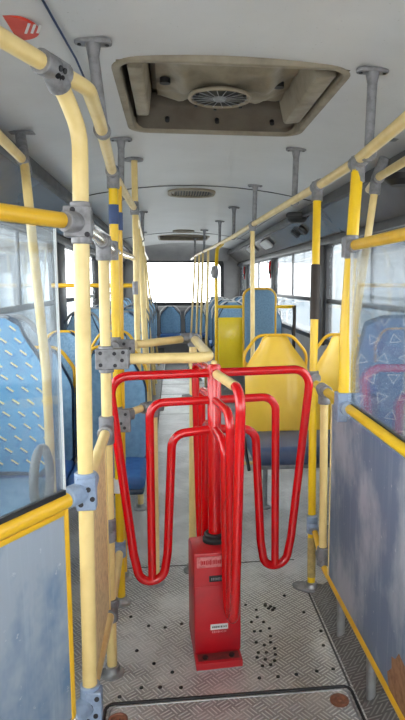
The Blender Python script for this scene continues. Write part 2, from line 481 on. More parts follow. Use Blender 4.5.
# side walls with window openings
WZ0, WZ1 = .92, 1.80
RW = [(-1.5, .35), (.6, 2.75), (3.0, 5.42), (5.88, 8.28), (8.55, 11.3), (11.65, 12.4)]
LW = [(-1.5, .35), (.6, 2.75), (3.0, 5.3), (5.7, 8.1), (8.5, 11.1), (11.5, 12.4)]
def side_wall(name, x0, x1, wins):
    mb = MB().box(x0, x1, YF, YB, -.05, WZ0).box(x0, x1, YF, YB, WZ1, 2.25)
    e = [YF] + [v for w in wins for v in w] + [YB]
    for i in range(0, len(e), 2): mb.box(x0, x1, e[i], e[i+1], WZ0, WZ1)
    return struct(name, mb, 'wall')
side_wall('wall_left', XL-.05, XL, LW)
side_wall('wall_right', XR, XR+.05, RW)
struct('wall_front', MB().box(XL, XR, YF-.05, YF, -.05, .80).box(XL, XR, YF-.05, YF, 2.05, 2.45).box(XL, XL+.08, YF-.05, YF, .80, 2.05).box(XR-.08, XR, YF-.05, YF, .80, 2.05), 'wall')
wn = [0]
def window(xin, sx, y0, y1):
    """dark rubber frame with rounded corners, mullion, transom and panes"""
    wn[0] += 1
    f = MB(); w, h = y1-y0, WZ1-WZ0; cy, cz = (y0+y1)/2, (WZ0+WZ1)/2
    xa, xb = sorted((xin - sx*.012, xin + sx*.045))
    o = rrect(w+.06, h+.06, .05, 5); i = rrect(w-.03, h-.03, .07, 5); n = len(o)
    vs = [(x, cy+p[0], cz+p[1]) for x in (xa, xb) for ring in (o, i) for p in ring]
    fs = []
    for k in range(n):
        j = (k+1) % n
        fs += [(k, j, n+j, n+k), (2*n+k, 3*n+k, 3*n+j, 2*n+j), (k, 2*n+k, 2*n+j, j), (n+k, n+j, 3*n+j, 3*n+k)]
    f.add(vs, fs)
    fo = struct('window_%d' % wn[0], f, 'window_frame')
    xm = xin + sx*.018
    a, b = xm-.012, xm+.012
    MB().box(a, b, y0+.01, y1-.01, 1.265, 1.305).obj('transom', 'window_frame', fo, bevel=.003)
    k = MB()
    if w > 1.2:
        k.box(a, b, cy-.012, cy+.012, 1.30, WZ1-.01)
    else: k.box(a, b, cy-.008, cy+.008, 1.30, WZ1-.01)
    k.obj('mullion', 'mullion', fo, bevel=.003)
    MB().box(xm-.002, xm+.002, y0+.012, y1-.012, WZ0+.012, WZ1-.012).obj('pane', 'pane', fo)
    return fo
for y0, y1 in LW: window(XL, -1, y0, y1)
for y0, y1 in RW: window(XR, 1, y0, y1)
# dark pillar covers
for n_, (xa, xb, y0, y1) in enumerate(((XR-.03, XR, 5.45, 5.85), (XR-.02, XR, 8.31, 8.52), (XR-.02, XR, 11.33, 11.62), (XR-.03, XR, 2.78, 2.97), (XL, XL+.03, 5.33, 5.67), (XL, XL+.02, 2.78, 2.97), (XL, XL+.02, 8.13, 8.47))):
    struct('trim_%d' % (13+n_), MB().box(xa, xb, y0, y1, WZ0-.05, WZ1+.02), 'dark_trim', bevel=.006)
# rear wall with a wide rounded window
ZR0, ZR1, XR0, XR1 = 1.03, 1.89, BX-.82, BX+.82
mb = MB().box(XL, XR, YB-.05, YB, -.05, ZR0).box(XL, XR, YB-.05, YB, ZR1, 2.3).box(XL, XR0, YB-.05, YB, ZR0, ZR1).box(XR1, XR, YB-.05, YB, ZR0, ZR1)
struct('wall_rear', mb, 'wall')
o_ = rrect(1.64+.08, .86+.08, .10, 6); i_ = rrect(1.64-.05, .86-.05, .12, 6); n = len(o_)
cz = (ZR0+ZR1)/2; ya, yb = YB-.075, YB+.01
vs = [(BX+p[0], y, cz+p[1]) for y in (ya, yb) for ring in (o_, i_) for p in ring]; fs = []
for k in range(n):
    j = (k+1) % n
    fs += [(k, j, n+j, n+k), (2*n+k, 3*n+k, 3*n+j, 2*n+j), (k, 2*n+k, 2*n+j, j), (n+k, n+j, 3*n+j, 3*n+k)]
wr = struct('window_13', MB().add(vs, fs), 'window_frame')
MB().box(XR0+.01, XR1-.01, YB-.03, YB-.026, ZR0+.01, ZR1-.01).obj('pane', 'pane', wr)
# grey moulding ledge below the rear window
struct('trim_30', MB().box(XL+.01, XR-.01, YB-.17, YB-.05, .86, .98), 'wall', bevel=.03, seg=3)

# ------------------------------------------------------------------ outside
g = tag(MB().box(-40, 40, -30, 60, -.95, -.9).obj('ground', 'asphalt'), 'pale concrete yard outside the windows', 'ground'); g['kind'] = 'structure'
def block(name, x0, x1, y0, y1, h, mat, label, face, n, wmat='facade_glass'):
    t = thing(name, ((x0+x1)/2, (y0+y1)/2, -.9), label, 'building')
    dx, dy = (x1-x0)/2, (y1-y0)/2
    MB().box(-dx, dx, -dy, dy, 0, h).obj('wall', mat, t)
    MB().box(-dx-.2, dx+.2, -dy-.2, dy+.2, h, h+.2).obj('roof', mat, t, bevel=.03)
    for k in range(n):
        y = -dy + (k+.5)*2*dy/n
        fx = -dx if face < 0 else dx
        a, b = sorted((fx, fx+face*.05))
        for zz in ((1.0, 2.6),) if h < 5 else ((1.0, 2.4), (3.6, 5.0)):
            MB().box(a, b, y-.7, y+.7, zz[0], zz[1]).obj('window', wmat, t, bevel=.02)
block('pale_building', 7.5, 13, 3, 48, 6.2, 'facade', 'long pale building facing the right side windows, seen blown out beyond the glass', -1, 15)
block('grey_building', -9, -4.2, 12, 22, 4.4, 'facade_dark', 'grey depot wall seen through the left side windows', 1, 4)

# ================================================================== ROOF VENTILATOR
def ring_prism(mb, c, w, h, wi, hi, r, ri, z0, z1, n=6):
    o = rrect(w, h, r, n); i = rrect(wi, hi, ri, n); k_ = len(o)
    vs = [(c[0]+p[0], c[1]+p[1], z) for z in (z0, z1) for ring in (o, i) for p in ring]; fs = []
    for k in range(k_):
        j = (k+1) % k_
        fs += [(k, j, k_+j, k_+k), (2*k_+k, 3*k_+k, 3*k_+j, 2*k_+j), (k, 2*k_+k, 2*k_+j, j), (k_+k, k_+j, 3*k_+j, 3*k_+k)]
    return mb.add(vs, fs)
def ventilator(hx, label, full=True):
    x0, x1, y0, y1 = hx; cx_, cy_ = (x0+x1)/2, (y0+y1)/2; w, d = x1-x0, y1-y0
    t = thing('roof_ventilator', (cx_, cy_, 2.203), label, 'roof vent', 'roof ventilators')
    ring_prism(MB(), (0, 0), w+.045, d+.045, w-.015, d-.015, .10, .078, -.013, .045).obj('frame', 'beige', t, bevel=.006, seg=2)
    # liner walls and top
    m = MB(); hw, hd = w/2-.0, d/2-.0
    ring_prism(m, (0, 0), w+.02, d+.02, w-.012, d-.012, .085, .075, .03, .15)
    m.box(-hw, hw, -hd, hd, .15, .165)
    m.obj('liner', 'beige_dark', t)
    if not full: 
        MB().box(-hw+.05, hw-.05, -hd+.1, hd-.1, .05, .10).obj('fan_cover', 'beige', t, bevel=.03)
        return t
    # sagging moulded fan cover: lumpy disc
    nu, nv = 30, 20; vs = []; fs = []
    for j in range(nv+1):
        for i in range(nu+1):
            u, v = -1+2*i/nu, -1+2*j/nv
            x, y = u*(w/2-.125), v*(d/2-.215)+.0
            r = math.hypot((x-.0)/.27, (y+.02)/.27)
            z = .10 - .065*math.exp(-r**2.6*.9) - .012*math.sin(9*u+3*v)*math.cos(6*v-2*u) + .03*max(0, abs(v)-.8) \
                - .016*math.exp(-((abs(u)-.62)/.10)**2)
            vs.append((x, y, z))
    for j in range(nv):
        for i in range(nu):
            a = j*(nu+1)+i; fs.append((a, a+1, a+nu+2, a+nu+1))
    no = len(vs); vs2 = vs + [(x, y, z+.012) for x, y, z in vs]; fs2 = fs + [tuple(q+no for q in reversed(f_)) for f_ in fs]
    MB().add(vs2, fs2).obj('fan_cover', 'beige', t, angle=60)
    # round grille with spokes
    gx, gy, gz = -.02, -.03, .012
    gr = MB().sweep([(gx+.125*math.cos(a*PI/18), gy+.125*math.sin(a*PI/18), gz) for a in range(36)], .0085, 8, closed=True).obj('fan_ring', 'beige', t)
    MB().lathe([(.112, .0), (.112, .012)], (gx, gy, gz-.001), 32).obj('fan_opening', 'black', t)
    sp = MB()
    for k in range(18):
        a = k*2*PI/18
        sp.cyl((gx+.03*math.cos(a), gy+.03*math.sin(a), gz-.006), (gx+.12*math.cos(a), gy+.12*math.sin(a), gz-.004), .0017, 6)
    sp.lathe([(.0, -.008), (.022, -.008), (.03, .0), (.03, .004)], (gx, gy, gz-.004), 20)
    sp.obj('fan_grille', 'steel', t)
    for a in (40, 140, 220, 320, 95):
        MB().lathe([(.007, 0), (.007, .006)], (gx+.125*math.cos(math.radians(a)), gy+.125*math.sin(math.radians(a)), gz-.017), 10).obj('screw', 'screw', t)
    # hollow sockets in the cover
    for s_ in (-1, 1):
        MB().lathe([(.022, 0), (.022, .02)], (s_*.235-.01, -.06, .052), 16).obj('socket', 'black', t)
    # far sloping lip with three bolts
    lip = MB().prism([(hd-.16, .13), (hd-.145, .075), (hd-.012, .0), (hd-.012, .13)], 'x', -hw+.02, hw-.02)
    lo = lip.obj('rear_lip', 'beige_dark', t, bevel=.006)
    for x in (-.24, .0, .27):
        MB().cyl((x, hd-.085, .035), (x, hd-.095, .020), .011, 12).obj('bolt', 'screw', lo)
    # hinge blocks left and right
    MB().prism([(-hw+.03, .0), (-hw+.085, .0), (-hw+.10, .12), (-hw+.03, .12)], 'y', -hd+.10, hd-.24).obj('side_block', 'beige', t, bevel=.01)
    MB().prism([(hw-.02, .0), (hw-.10, -.01), (hw-.13, .12), (hw-.02, .12)], 'y', -hd+.10, hd-.20).obj('side_block', 'beige', t, bevel=.012)
    MB().box(-hw+.10, -hw+.2, -hd+.12, hd-.3, .10, .14).obj('side_plate', 'beige_dark', t, bevel=.01)
    return t
ventilator(HATCHES[0], 'large beige roof ventilator with round spoked fan grille, directly above the turnstile')
ventilator(HATCHES[1], 'second roof ventilator, far off near the rear window, seen edge on', False)
# oval slatted air vent
def air_vent(loc, label, k=1.0):
    t = thing('air_vent', loc, label, 'vent', 'ceiling air vents')
    ring_prism(MB(), (0, 0), .40*k, .46*k, .33*k, .35*k, .15*k, .12*k, -.018, .0).obj('frame', 'beige', t, bevel=.005)
    MB().box(-.165*k, .165*k, -.175*k, .175*k, -.004, -.001).obj('duct_opening', 'black', t)
    m = MB()
    for i in range(14):
        x = (-.15 + i*.023)*k
        m.add([(x+a, y, z) for y in (-.16*k, .16*k) for a, z in ((0, -.014), (.004, -.014), (.016, -.003), (.012, -.003))],
              [(0,1,2,3), (4,7,6,5), (0,4,5,1), (1,5,6,2), (2,6,7,3), (3,7,4,0)])
    m.obj('slats', 'beige', t)
    return t
air_vent((.175, 5.25, zc(.175)), 'oval slatted air vent in the ceiling beyond the near roof ventilator')
air_vent((.18, 9.05, zc(.18)), 'oval slatted air vent in the ceiling just before the far roof ventilator', .8)

# sticker and wires on the ceiling
st = thing('ceiling_sticker', (-.45, 1.86, zc(-.45)+.004), 'red and white peeling sticker on the ceiling at top left', 'sticker')
MB().lathe([(.085, -.003), (.085, .004)], (0, 0, 0), 30).obj('disc', 'sticker_red', st)
for i, x in enumerate((.052, .068, .083)):
    MB().box(x, x+.007, -.045+i*.006, .03-i*.004, -.0045, -.003, rot=.35).obj('stripe', 'white', st)
tag(MB().sweep([(-.345, 1.2, zc(-.345)-.006), (-.32, 1.70, zc(-.32)-.008), (-.30, 2.1, zc(-.3)-.01), (-.296, 2.45, zc(-.3)-.015), (-.29, 2.9, zc(-.3)-.006)], .0035, 6).obj('wire', 'wire'), 'thin blue wire running along the ceiling at upper left', 'wire')
tag(MB().sweep([(.83, .8, 2.09), (.86, 1.9, 2.085), (.90, 2.5, 2.07), (.92, 3.3, 2.06), (.94, 4.5, 2.055), (.95, 6.5, 2.07), (.96, 9, 2.08)], .0035, 6).obj('wire', 'dark_trim'), 'thin dark wire strung under the ceiling at upper right', 'wire')

# ================================================================== RAILS AND POLES
R = .019
def clamp_mesh(dirs, r=.0265, L=.045, cap=True):
    m = MB()
    for d in dirs:
        d = Vector(d); ln = d.length if d.length > .001 else L; d = d.normalized()
        m.cyl((0, 0, 0), tuple(d*ln), r, 16)
    return m
def clamp(parent, loc, dirs, mat='clamp', r=.0265, plate=None, screws=(), label=None):
    """cast joint: a sleeve along each direction, plus a bolted cheek plate"""
    m = clamp_mesh(dirs, r)
    if plate:
        (x0, x1, y0, y1, z0, z1, rot) = plate
        m.box(x0, x1, y0, y1, z0, z1, rot, (0, 0))
    o = m.obj('clamp', mat, parent, bevel=.0025, seg=1, loc=loc)
    for p, n in screws:
        p = Vector(p); n = Vector(n).normalized()
        MB().cyl(tuple(p-n*.001), tuple(p+n*.003), .0068, 10).obj('screw', 'screw', o)
    return o
def foot(parent, x, y, z=0, r=.045):
    MB().lathe([(r, 0), (r, .006), (r*.75, .010), (R+.010, .016), (R+.008, .034), (R+.001, .036)], (x, y, z), 22).obj('foot_flange', 'steel', parent)
def pole(pts, label, mat='cream', fil=0, foot_at=None, r=R, group='grab poles', base=None, name='grab_pole', footr=.045):
    b = Vector(base) if base else Vector(pts[-1])
    t = thing(name, b, label, 'pole', group)
    MB().tube([Vector(p)-b for p in pts], r, fil).obj('tube', mat, t)
    if footr > .06: MB().prism([(footr*1.25*math.cos(a*PI/14)+.0, footr*.62*math.sin(a*PI/14)) for a in range(28)], 'z', 0, .012).obj('floor_plate', 'clamp', t, bevel=.004, loc=(foot_at[0]-b.x, foot_at[1]-b.y, foot_at[2]-b.z)).rotation_euler = (0, 0, -.5)
    if foot_at is not None: foot(t, foot_at[0]-b.x, foot_at[1]-b.y, foot_at[2]-b.z, min(footr, .045))
    return t
def rail(pts, label, mat='cream', fil=0, r=R, group='handrails'):
    b = Vector(pts[0])
    t = thing('handrail', b, label, 'handrail', group)
    MB().tube([Vector(p)-b for p in pts], r, fil).obj('tube', mat, t)
    return t

Z = Vector((0, 0, 1))
# ---- near left post with its bent head
LP = (-.235, 1.585)
DL = Vector((-.153, -.245, 0)).normalized()          # direction of the left screen: towards the near left
LH = .165                                           # screen frame
near_left = pole([(-.262, 1.462, 1.925), (-.246, 1.535, 1.895), (-.222, 1.583, 1.82), (-.226, LP[1], 1.62), (-.237, LP[1], .9), (-.248, LP[1], 0)],
    'cream painted post nearest at left, bent at its head, carrying both screen rails', 'cream', .12, (-.248, LP[1], 0), r=.0205)
def nl(loc, dirs, **k): return clamp(near_left, Vector(loc)-near_left.location, dirs, **k)
# top clamp
nl((-.261, 1.462, 1.93), [(-.018, -.044, 0), (.018, .044, 0), (.008, .045, -.028)], mat='clamp', r=.0275,
   screws=[((.027, -.002, -.006), (.85, -.4, -.3)), ((.021, -.018, -.006), (.85, -.4, -.3)), ((.020, .0, -.020), (.6, -.4, -.7)), ((.014, -.014, -.020), (.6, -.4, -.7))])
FN = Vector((.0, -1, .05))
# upper screen clamp
nl((-.226, LP[1], 1.600), [Z*.052, -Z*.052, DL*.062, (0, .06, 0)], r=.0265, plate=(-.040, .028, -.0280, .010, -.036, .040, 0),
   screws=[((-.034, -.0285, .018), FN), ((-.016, -.0285, .030), FN), ((-.016, -.0285, -.004), FN), ((.018, -.0285, -.030), FN), ((-.034, -.0285, -.012), FN)])
nl((-.238, LP[1], .900), [Z*.05, -Z*.045, DL*.075 + Z*.002, (0.0, .075, .01)], mat='blue_clamp', r=.028, plate=(-.02, .03, -.032, .008, -.046, .040, 0),
   screws=[((.012, -.032, .012), FN), ((.022, -.032, -.014), FN), ((-.008, -.032, -.028), FN), ((-.010, -.032, .020), FN)])
nl((-.244, LP[1], .285), [Z*.055, -Z*.045, DL*.080, (0, .05, 0)], mat='blue_clamp', r=.028, plate=(-.01, .034, -.032, .008, -.046, .046, 0),
   screws=[((.022, -.032, .030), FN), ((.004, -.032, .008), FN), ((.018, -.032, -.020), FN), ((-.004, -.032, -.034), FN)])

def ldir(s, z, x0=LP[0], y0=LP[1]): return (x0 + DL.x*s, y0 + DL.y*s, z)
L_TOP = 1.602
rail([ldir(.045, L_TOP), ldir(.95, L_TOP)], 'upper yellow rail of the left screen, running to the left picture edge', 'yellow', 0, .0195)
rail([ldir(.055, .898), ldir(.95, .898)], 'lower yellow rail of the left screen between glass and laminate panel', 'yellow', 0, .0195)
rail([ldir(.06, .285), ldir(.95, .285)], 'pale worn bottom rail at the foot of the left laminate panel', 'chrome', 0, .0185)
# left clear screen
lrot = math.atan2(DL.y, DL.x)
ls = thing('clear_screen', ldir(.085, .918), 'clear smeared screen at left between two yellow rails', 'screen', 'clear screens', rotz=lrot)
MB().box(0, .86, -.003, .003, 0, L_TOP-.022-.918).obj('pane', 'screen_l', ls)
MB().box(-.003, .0, -.0035, .0035, 0, L_TOP-.022-.918).obj('edge_bead', 'white', ls)
MB().box(0, .86, -.006, .006, -.004, .011).obj('bottom_bead', 'black', ls)
lp = thing('laminate_panel', ldir(.095, .305), 'scratched blue-grey laminate panel at lower left below the yellow rail', 'panel', 'laminate panels', rotz=lrot)
MB().box(0, .85, -.005, .005, 0, .574).obj('board', 'panel_l', lp)
MB().box(-.014, .0, -.009, .009, -.12, .574).obj('edge_channel', 'yellow', lp, bevel=.002)
MB().box(0, .85, -.009, .009, .560, .574).obj('top_channel', 'yellow', lp, bevel=.002)

# ---- second left post (cream), third and fourth
p105 = pole([(-.235, 2.16, 1.60), (-.238, 2.14, .9), (-.243, 2.12, 0)], 'cream post second from the front at left, beside the yellow treadplate panel', 'cream', 0, (-.243, 2.12, 0))
def cl(p, loc, dirs, **k): return clamp(p, Vector(loc)-p.location, dirs, **k)
cl(p105, (-.235, 2.16, 1.592), [Z*.02, -Z*.065, (0, -.06, .002), (0, .055, 0)])
cl(p105, (-.236, 2.15, 1.185), [Z*.045, -Z*.05, (.085, 0, 0)], plate=(-.034, .080, -.032, .012, -.036, .036, 0),
   screws=[((-.016, -.032, .022), FN), ((-.016, -.032, -.020), FN), ((.032, -.032, .020), FN), ((.058, -.032, -.004), FN), ((.034, -.032, -.022), FN), ((.062, -.032, .024), FN)])
cl(p105, (-.239, 2.13, .93), [Z*.05, -Z*.05, (0, -.06, 0)])
cl(p105, (-.241, 2.125, .56), [Z*.042, -Z*.042])
cl(p105, (-.242, 2.122, .25), [Z*.045, -Z*.04, (0, -.05, 0), (.0, .05, 0)])
p120 = pole([(-.238, 2.62, 1.90), (-.250, 2.62, 0)], 'bright yellow post at left with a navy tape band near its top', 'bright_yellow', 0, (-.250, 2.62, 0))
cl(p120, (-.238, 2.62, 1.905), [-Z*.065, (0, .06, 0), (0, -.06, 0)])
cl(p120, (-.248, 2.62, 1.585), [Z*.04, -Z*.04, (0, -.05, 0), (0, .05, 0)])
cl(p120, (-.248, 2.62, 1.18), [Z*.04, -Z*.04, (.075, 0, 0), (0, -.07, .0)], plate=(-.01, .085, -.030, .0, -.03, .03, 0),
   screws=[((.04, -.030, .012), FN), ((.065, -.030, -.008), FN), ((.015, -.030, -.014), FN)])
cl(p120, (-.249, 2.62, .875), [Z*.04, -Z*.07, (.07, .03, 0)], plate=(-.01, .060, -.030, .0, -.07, .03, 0), screws=[((.04, -.030, .01), FN), ((.02, -.030, -.03), FN), ((.035, -.030, -.05), FN)])
cl(p120, (-.250, 2.62, .26), [Z*.04, -Z*.035, (0, -.05, 0)], mat='blue_clamp')
MB().cyl((.0108, 0, 1.695), (.0112, 0, 1.775), .0215, 18).obj('tape_band', 'tape_blue', p120)
MB().lathe([(.030, .53), (.026, .57), (.020, .59)], (0, 0, 0), 18).obj('collar', 'white', p120)
p124 = pole([(-.238, 2.86, 1.90), (-.258, 2.86, 0)], 'yellow post just behind the bright yellow one at left', 'yellow', 0, (-.258, 2.86, 0), r=.017)
MB().cyl((.018, 0, 1.69), (.0185, 0, 1.77), .0195, 18).obj('tape_band', 'tape_blue', p124)
MB().box(-.02, .025, -.022, .02, 1.84, 1.98).obj('tape_wrap', 'tape_blue', p124, bevel=.015)
# treadplate panel between the first two left posts
MT['strip'] = simple('scuffed_yellow_paint', (.84, .66, .34), .5, 0, (.45, .32, .16), .8, 45, bump=.6)
tp = thing('treadplate_panel', (-.246, 1.62, .27), 'yellow painted treadplate panel edge on, between the two nearest left posts', 'panel')
MB().box(-.004, .004, .02, .47, .02, .63).obj('plate', 'strip', tp)
MB().box(-.008, .008, .46, .478, .0, .63).obj('edge_channel', 'cream', tp, bevel=.002)
# longitudinal rails at left
rail([(-.232, 1.62, 1.600), (-.235, 2.16, 1.592), (-.248, 2.62, 1.585), (-.235, 3.72, 1.60)], 'bare polished rail at head height joining the left posts', 'chrome', 0, .0175)
rail([(-.238, 1.62, .905), (-.239, 2.10, .93)], 'short waist high rail joining the two nearest left posts', 'cream', 0, .0175)
rail([(-.248, 1.63, .285), (-.242, 2.10, .25)], 'low rail under the yellow treadplate panel', 'cream', 0, .0175)
rail([(-.242, 2.15, .25), (-.250, 2.60, .26)], 'low rail between the second and third left posts', 'cream', 0, .0175)
# left overhead rail
olr = rail([(-.62, .60, 1.93), (-.329, 1.297, 1.93), (-.261, 1.462, 1.93), (-.200, 1.605, 1.93), (-.207, 1.90, 1.925), (-.238, 2.59, 1.905), (-.232, 3.0, 1.90), (-.222, 3.74, 1.90), (-.30, 6.3, 1.90), (-.40, 9.0, 1.90), (-.45, 11.6, 1.90)],
    'overhead rail on the left of the aisle, sweeping in from the top left corner', 'cream', [.0, .0, .13, .3, .3, .3, .3, .3, .3], .019)

# ---- barrier rails behind the turnstile
pA = pole([(-.094, 2.79, .885), (-.098, 2.79, 0)], 'short cream post left of the turnstile, third from the near left', 'cream', 0, (-.098, 2.79, 0), r=.018)
cl(pA, (-.094, 2.79, .878), [(-.05, -.05, 0), Z*.012, -Z*.05, (.045, .01, 0)])
pB = pole([(.098, 2.90, 1.19), (.082, 2.90, 0)], 'cream post directly behind the left side of the red turnstile', 'cream', 0, (.082, 2.90, 0), r=.018)
cl(pB, (.098, 2.90, 1.185), [(-.06, 0, 0), -Z*.04, Z*.02, (.015, -.045, 0)])
cl(pB, (.093, 2.90, .885), [(-.05, -.01, 0), Z*.02, -Z*.02])
rail([(-.16, 2.15, 1.182), (.135, 2.16, 1.182), (.105, 2.86, 1.182)], 'cream waist high rail in front, looping round beside the turnstile top', 'cream', .07, .0195)
rail([(-.165, 2.66, 1.182), (-.12, 2.70, 1.182), (.05, 2.90, 1.182)], 'cream waist high rail behind the looped one', 'cream', 0, .0185)
rail([(-.20, 2.65, .878), (-.135, 2.77, .878)], 'short level rail from the bright yellow post to the short cream post', 'cream', 0, .017)
rail([(-.08, 2.80, .880), (.05, 2.893, .884)], 'short level rail between the two cream posts behind the turnstile', 'cream', 0, .017)

# ---- further left posts
p136 = pole([(-.215, 3.78, zc(-.22)), (-.222, 3.78, 0)], 'cream ceiling-high post at left beyond the turnstile', 'cream', 0, (-.222, 3.78, 0))
cl(p136, (-.22, 3.78, 1.90), [Z*.04, -Z*.04, (0, -.06, 0), (0, .06, 0)])
MB().lathe([(.0215, 1.38), (.0215, 1.46)], (0, 0, 0), 16).obj('worn_patch', 'clamp', p136)
MB().lathe([(.06, zc(-.22)-.012), (.062, zc(-.22)-.001)], (0, 0, 0), 20).obj('ceiling_flange', 'clamp', p136)
LPOST = [((-.265, 5.0), (-.20, 4.9)), ((-.30, 5.95), (-.215, 5.85)), ((-.34, 7.35), (-.225, 7.25)), ((-.39, 8.2), (-.225, 8.1)), ((-.43, 9.95), (-.225, 9.9))]
words = ['nearest', 'second', 'third', 'fourth', 'farthest']
for i, (a, b) in enumerate(LPOST):
    pole([(a[0], a[1], 1.90), (b[0], b[1], .0)], 'slim cream post left of the aisle, %s of five beyond the ceiling-high post' % words[i], 'cream', 0, (b[0], b[1], 0), r=.017, group='far left posts')

# ---- RIGHT side
RP = (.65, 2.205)
near_right = pole([(.690, 2.23, 1.90), (.646, 2.19, 1.30), (.640, 2.18, .96)], 'bright yellow post at right holding the clear screen and the laminate panel', 'bright_yellow', 0, r=.0225)
def nr(loc, dirs, **k): return clamp(near_right, Vector(loc)-near_right.location, dirs, **k)
nr((.690, 2.23, 1.895), [(0, -.05, .0), (0, .05, 0), (0, 0, -.075), (0, 0, .02)], r=.0262)
nr((.664, 2.205, 1.585), [Z*.04, -Z*.045, (0, -.055, 0), (-.02, 0, 0)], plate=(-.030, .010, -.028, .028, -.04, .035, 0), screws=[((-.012, -.028, .002), FN)])
nr((.641, 2.18, .985), [Z*.055, -Z*.05, (0, -.055, 0), (0, .05, 0)], mat='blue_clamp', plate=(-.03, .012, -.028, .028, -.055, .055, 0))
# right overhead rail
rail([(.60, -.6, 1.90), (.60, .95, 1.90), (.651, 1.679, 1.90), (.69, 2.281, 1.90), (.685, 2.83, 1.90), (.655, 3.8, 1.90), (.628, 4.70, 1.90), (.60, 6.0, 1.90), (.545, 7.3, 1.90), (.47, 8.6, 1.90), (.40, 10.0, 1.90), (.37, 11.6, 1.90)],
     'long overhead rail on the right of the aisle, running to the rear window', 'cream', .4, .0195)
rail([(.664, 2.17, 1.587), (.65, .9, 1.587), (.65, -.6, 1.587)], 'yellow rail along the top of the right clear screen', 'yellow', 0, .0195)
rail([(.65, 2.65, .99), (.65, .9, .974), (.65, -.6, .974)], 'yellow rail on top of the right laminate panel', 'bright_yellow', 0, .0185)
rail([(.65, 2.66, .30), (.65, 2.45, .20), (.65, -.6, .195)], 'slim yellow rail along the bottom of the right laminate panel', 'yellow', .1, .0135)
rs = thing('clear_screen', (.657, 1.0, .995), 'clear scratched screen at right above the blue-grey panel', 'screen', 'clear screens')
MB().box(-.003, .003, -1.6, 1.17, 0, .572).obj('pane', 'screen_r', rs)
MB().box(-.004, .004, 1.168, 1.175, 0, .572).obj('edge_bead', 'white', rs)
MB().box(-.006, .006, -1.6, 1.165, -.004, .010).obj('bottom_bead', 'black', rs)
rp = thing('laminate_panel', (.652, 1.0, .205), 'worn blue-grey laminate panel at lower right with a chipped brown corner', 'panel', 'laminate panels')
MB().box(-.005, .005, -1.6, 1.365, 0, .75).obj('board', 'panel_r', rp)
MB().box(-.008, .008, 1.365, 1.377, -.0, .75).obj('edge_channel', 'cream', rp, bevel=.002)
chip = [(.30, .0), (.36, .10), (.44, .15), (.50, .17), (.53, .155), (.575, .165), (.60, .13), (.63, .12), (.625, .085), (.66, .05), (.64, .0)]
MB().prism([(a, b) for a, b in chip], 'x', -.0065, -.005).obj('chipped_patch', 'chip', rp)
for y in (2.24, 1.86):
    pole([(.665, y, .20), (.668, y, 0)], 'stubby grey leg under the right laminate panel, %s' % ('farther one' if y > 2 else 'nearer one by the rusty floor cap'), 'steel', 0, None, r=.017, group='stub legs', name='panel_leg')
# cream post and yellow post further right
p325 = pole([(.648, 2.50, .985), (.648, 2.475, .22)], 'cream half-height post at the far edge of the right laminate panel', 'cream', 0, r=.018)
cl(p325, (.648, 2.50, .99), [(0, -.045, 0), (0, .05, 0), -Z*.06, (-.02, -.012, 0)])
cl(p325, (.648, 2.475, .235), [Z*.055, -Z*.03, (0, .04, .01)])
p315 = pole([(.683, 2.83, 1.90), (.655, 2.74, 1.0), (.640, 2.65, 0)], 'tall bright yellow post at right with dark tape wound round its middle', 'bright_yellow', 0, (.640, 2.65, 0), footr=.075)
cl(p315, (.683, 2.83, 1.90), [(0, -.05, 0), (0, .05, 0), (-.002, -.006, -.07), Z*.02], r=.027)
cl(p315, (.655, 2.74, 1.01), [Z*.03, -Z*.03, (0, -.05, 0)])
cl(p315, (.643, 2.665, .315), [Z*.045, -Z*.04, (0.0, -.03, -.02)], mat='blue_clamp')
def along315(z): 
    if z > 1: f = (z-1)/.9; return Vector((.655+.028*f, 2.74+.09*f, z))
    return Vector((.640+.015*z, 2.65+.09*z, z))
MB().cyl(along315(1.28)-p315.location, along315(1.535)-p315.location, .0225, 18).obj('tape_band', 'dark_tape', p315)
MB().cyl(along315(.06)-p315.location, along315(.25)-p315.location, .0196, 18).obj('worn_base', 'worn_yellow', p315)
p253 = pole([(.628, 4.72, 1.90), (.635, 4.72, 0)], 'cream post at right passing in front of the blue padded backrest', 'cream', 0, (.635, 4.72, 0), r=.018)
cl(p253, (.628, 4.72, 1.90), [(0, -.05, 0), (0, .05, 0), -Z*.05])
RPOST = [((.492, 8.2), (.44, 8.2)), ((.455, 8.9), (.39, 8.9)), ((.427, 9.45), (.34, 9.45)), ((.395, 10.2), (.27, 10.2))]
for i, (a, b) in enumerate(RPOST):
    pole([(a[0], a[1], 1.90), (b[0], b[1], .0)], 'slim cream leaning post far down on the right of the aisle, %s of the four' % ['nearest', 'second', 'third', 'farthest'][i], 'cream', 0, (b[0], b[1], 0), r=.017, group='far right posts')

rail([(-.262, 4.98, 1.43), (-.62, 5.02, 1.43), (-.965, 5.02, 1.43)], 'yellow cross rail at left reaching from the first seat post to the windows', 'yellow', 0, .017)
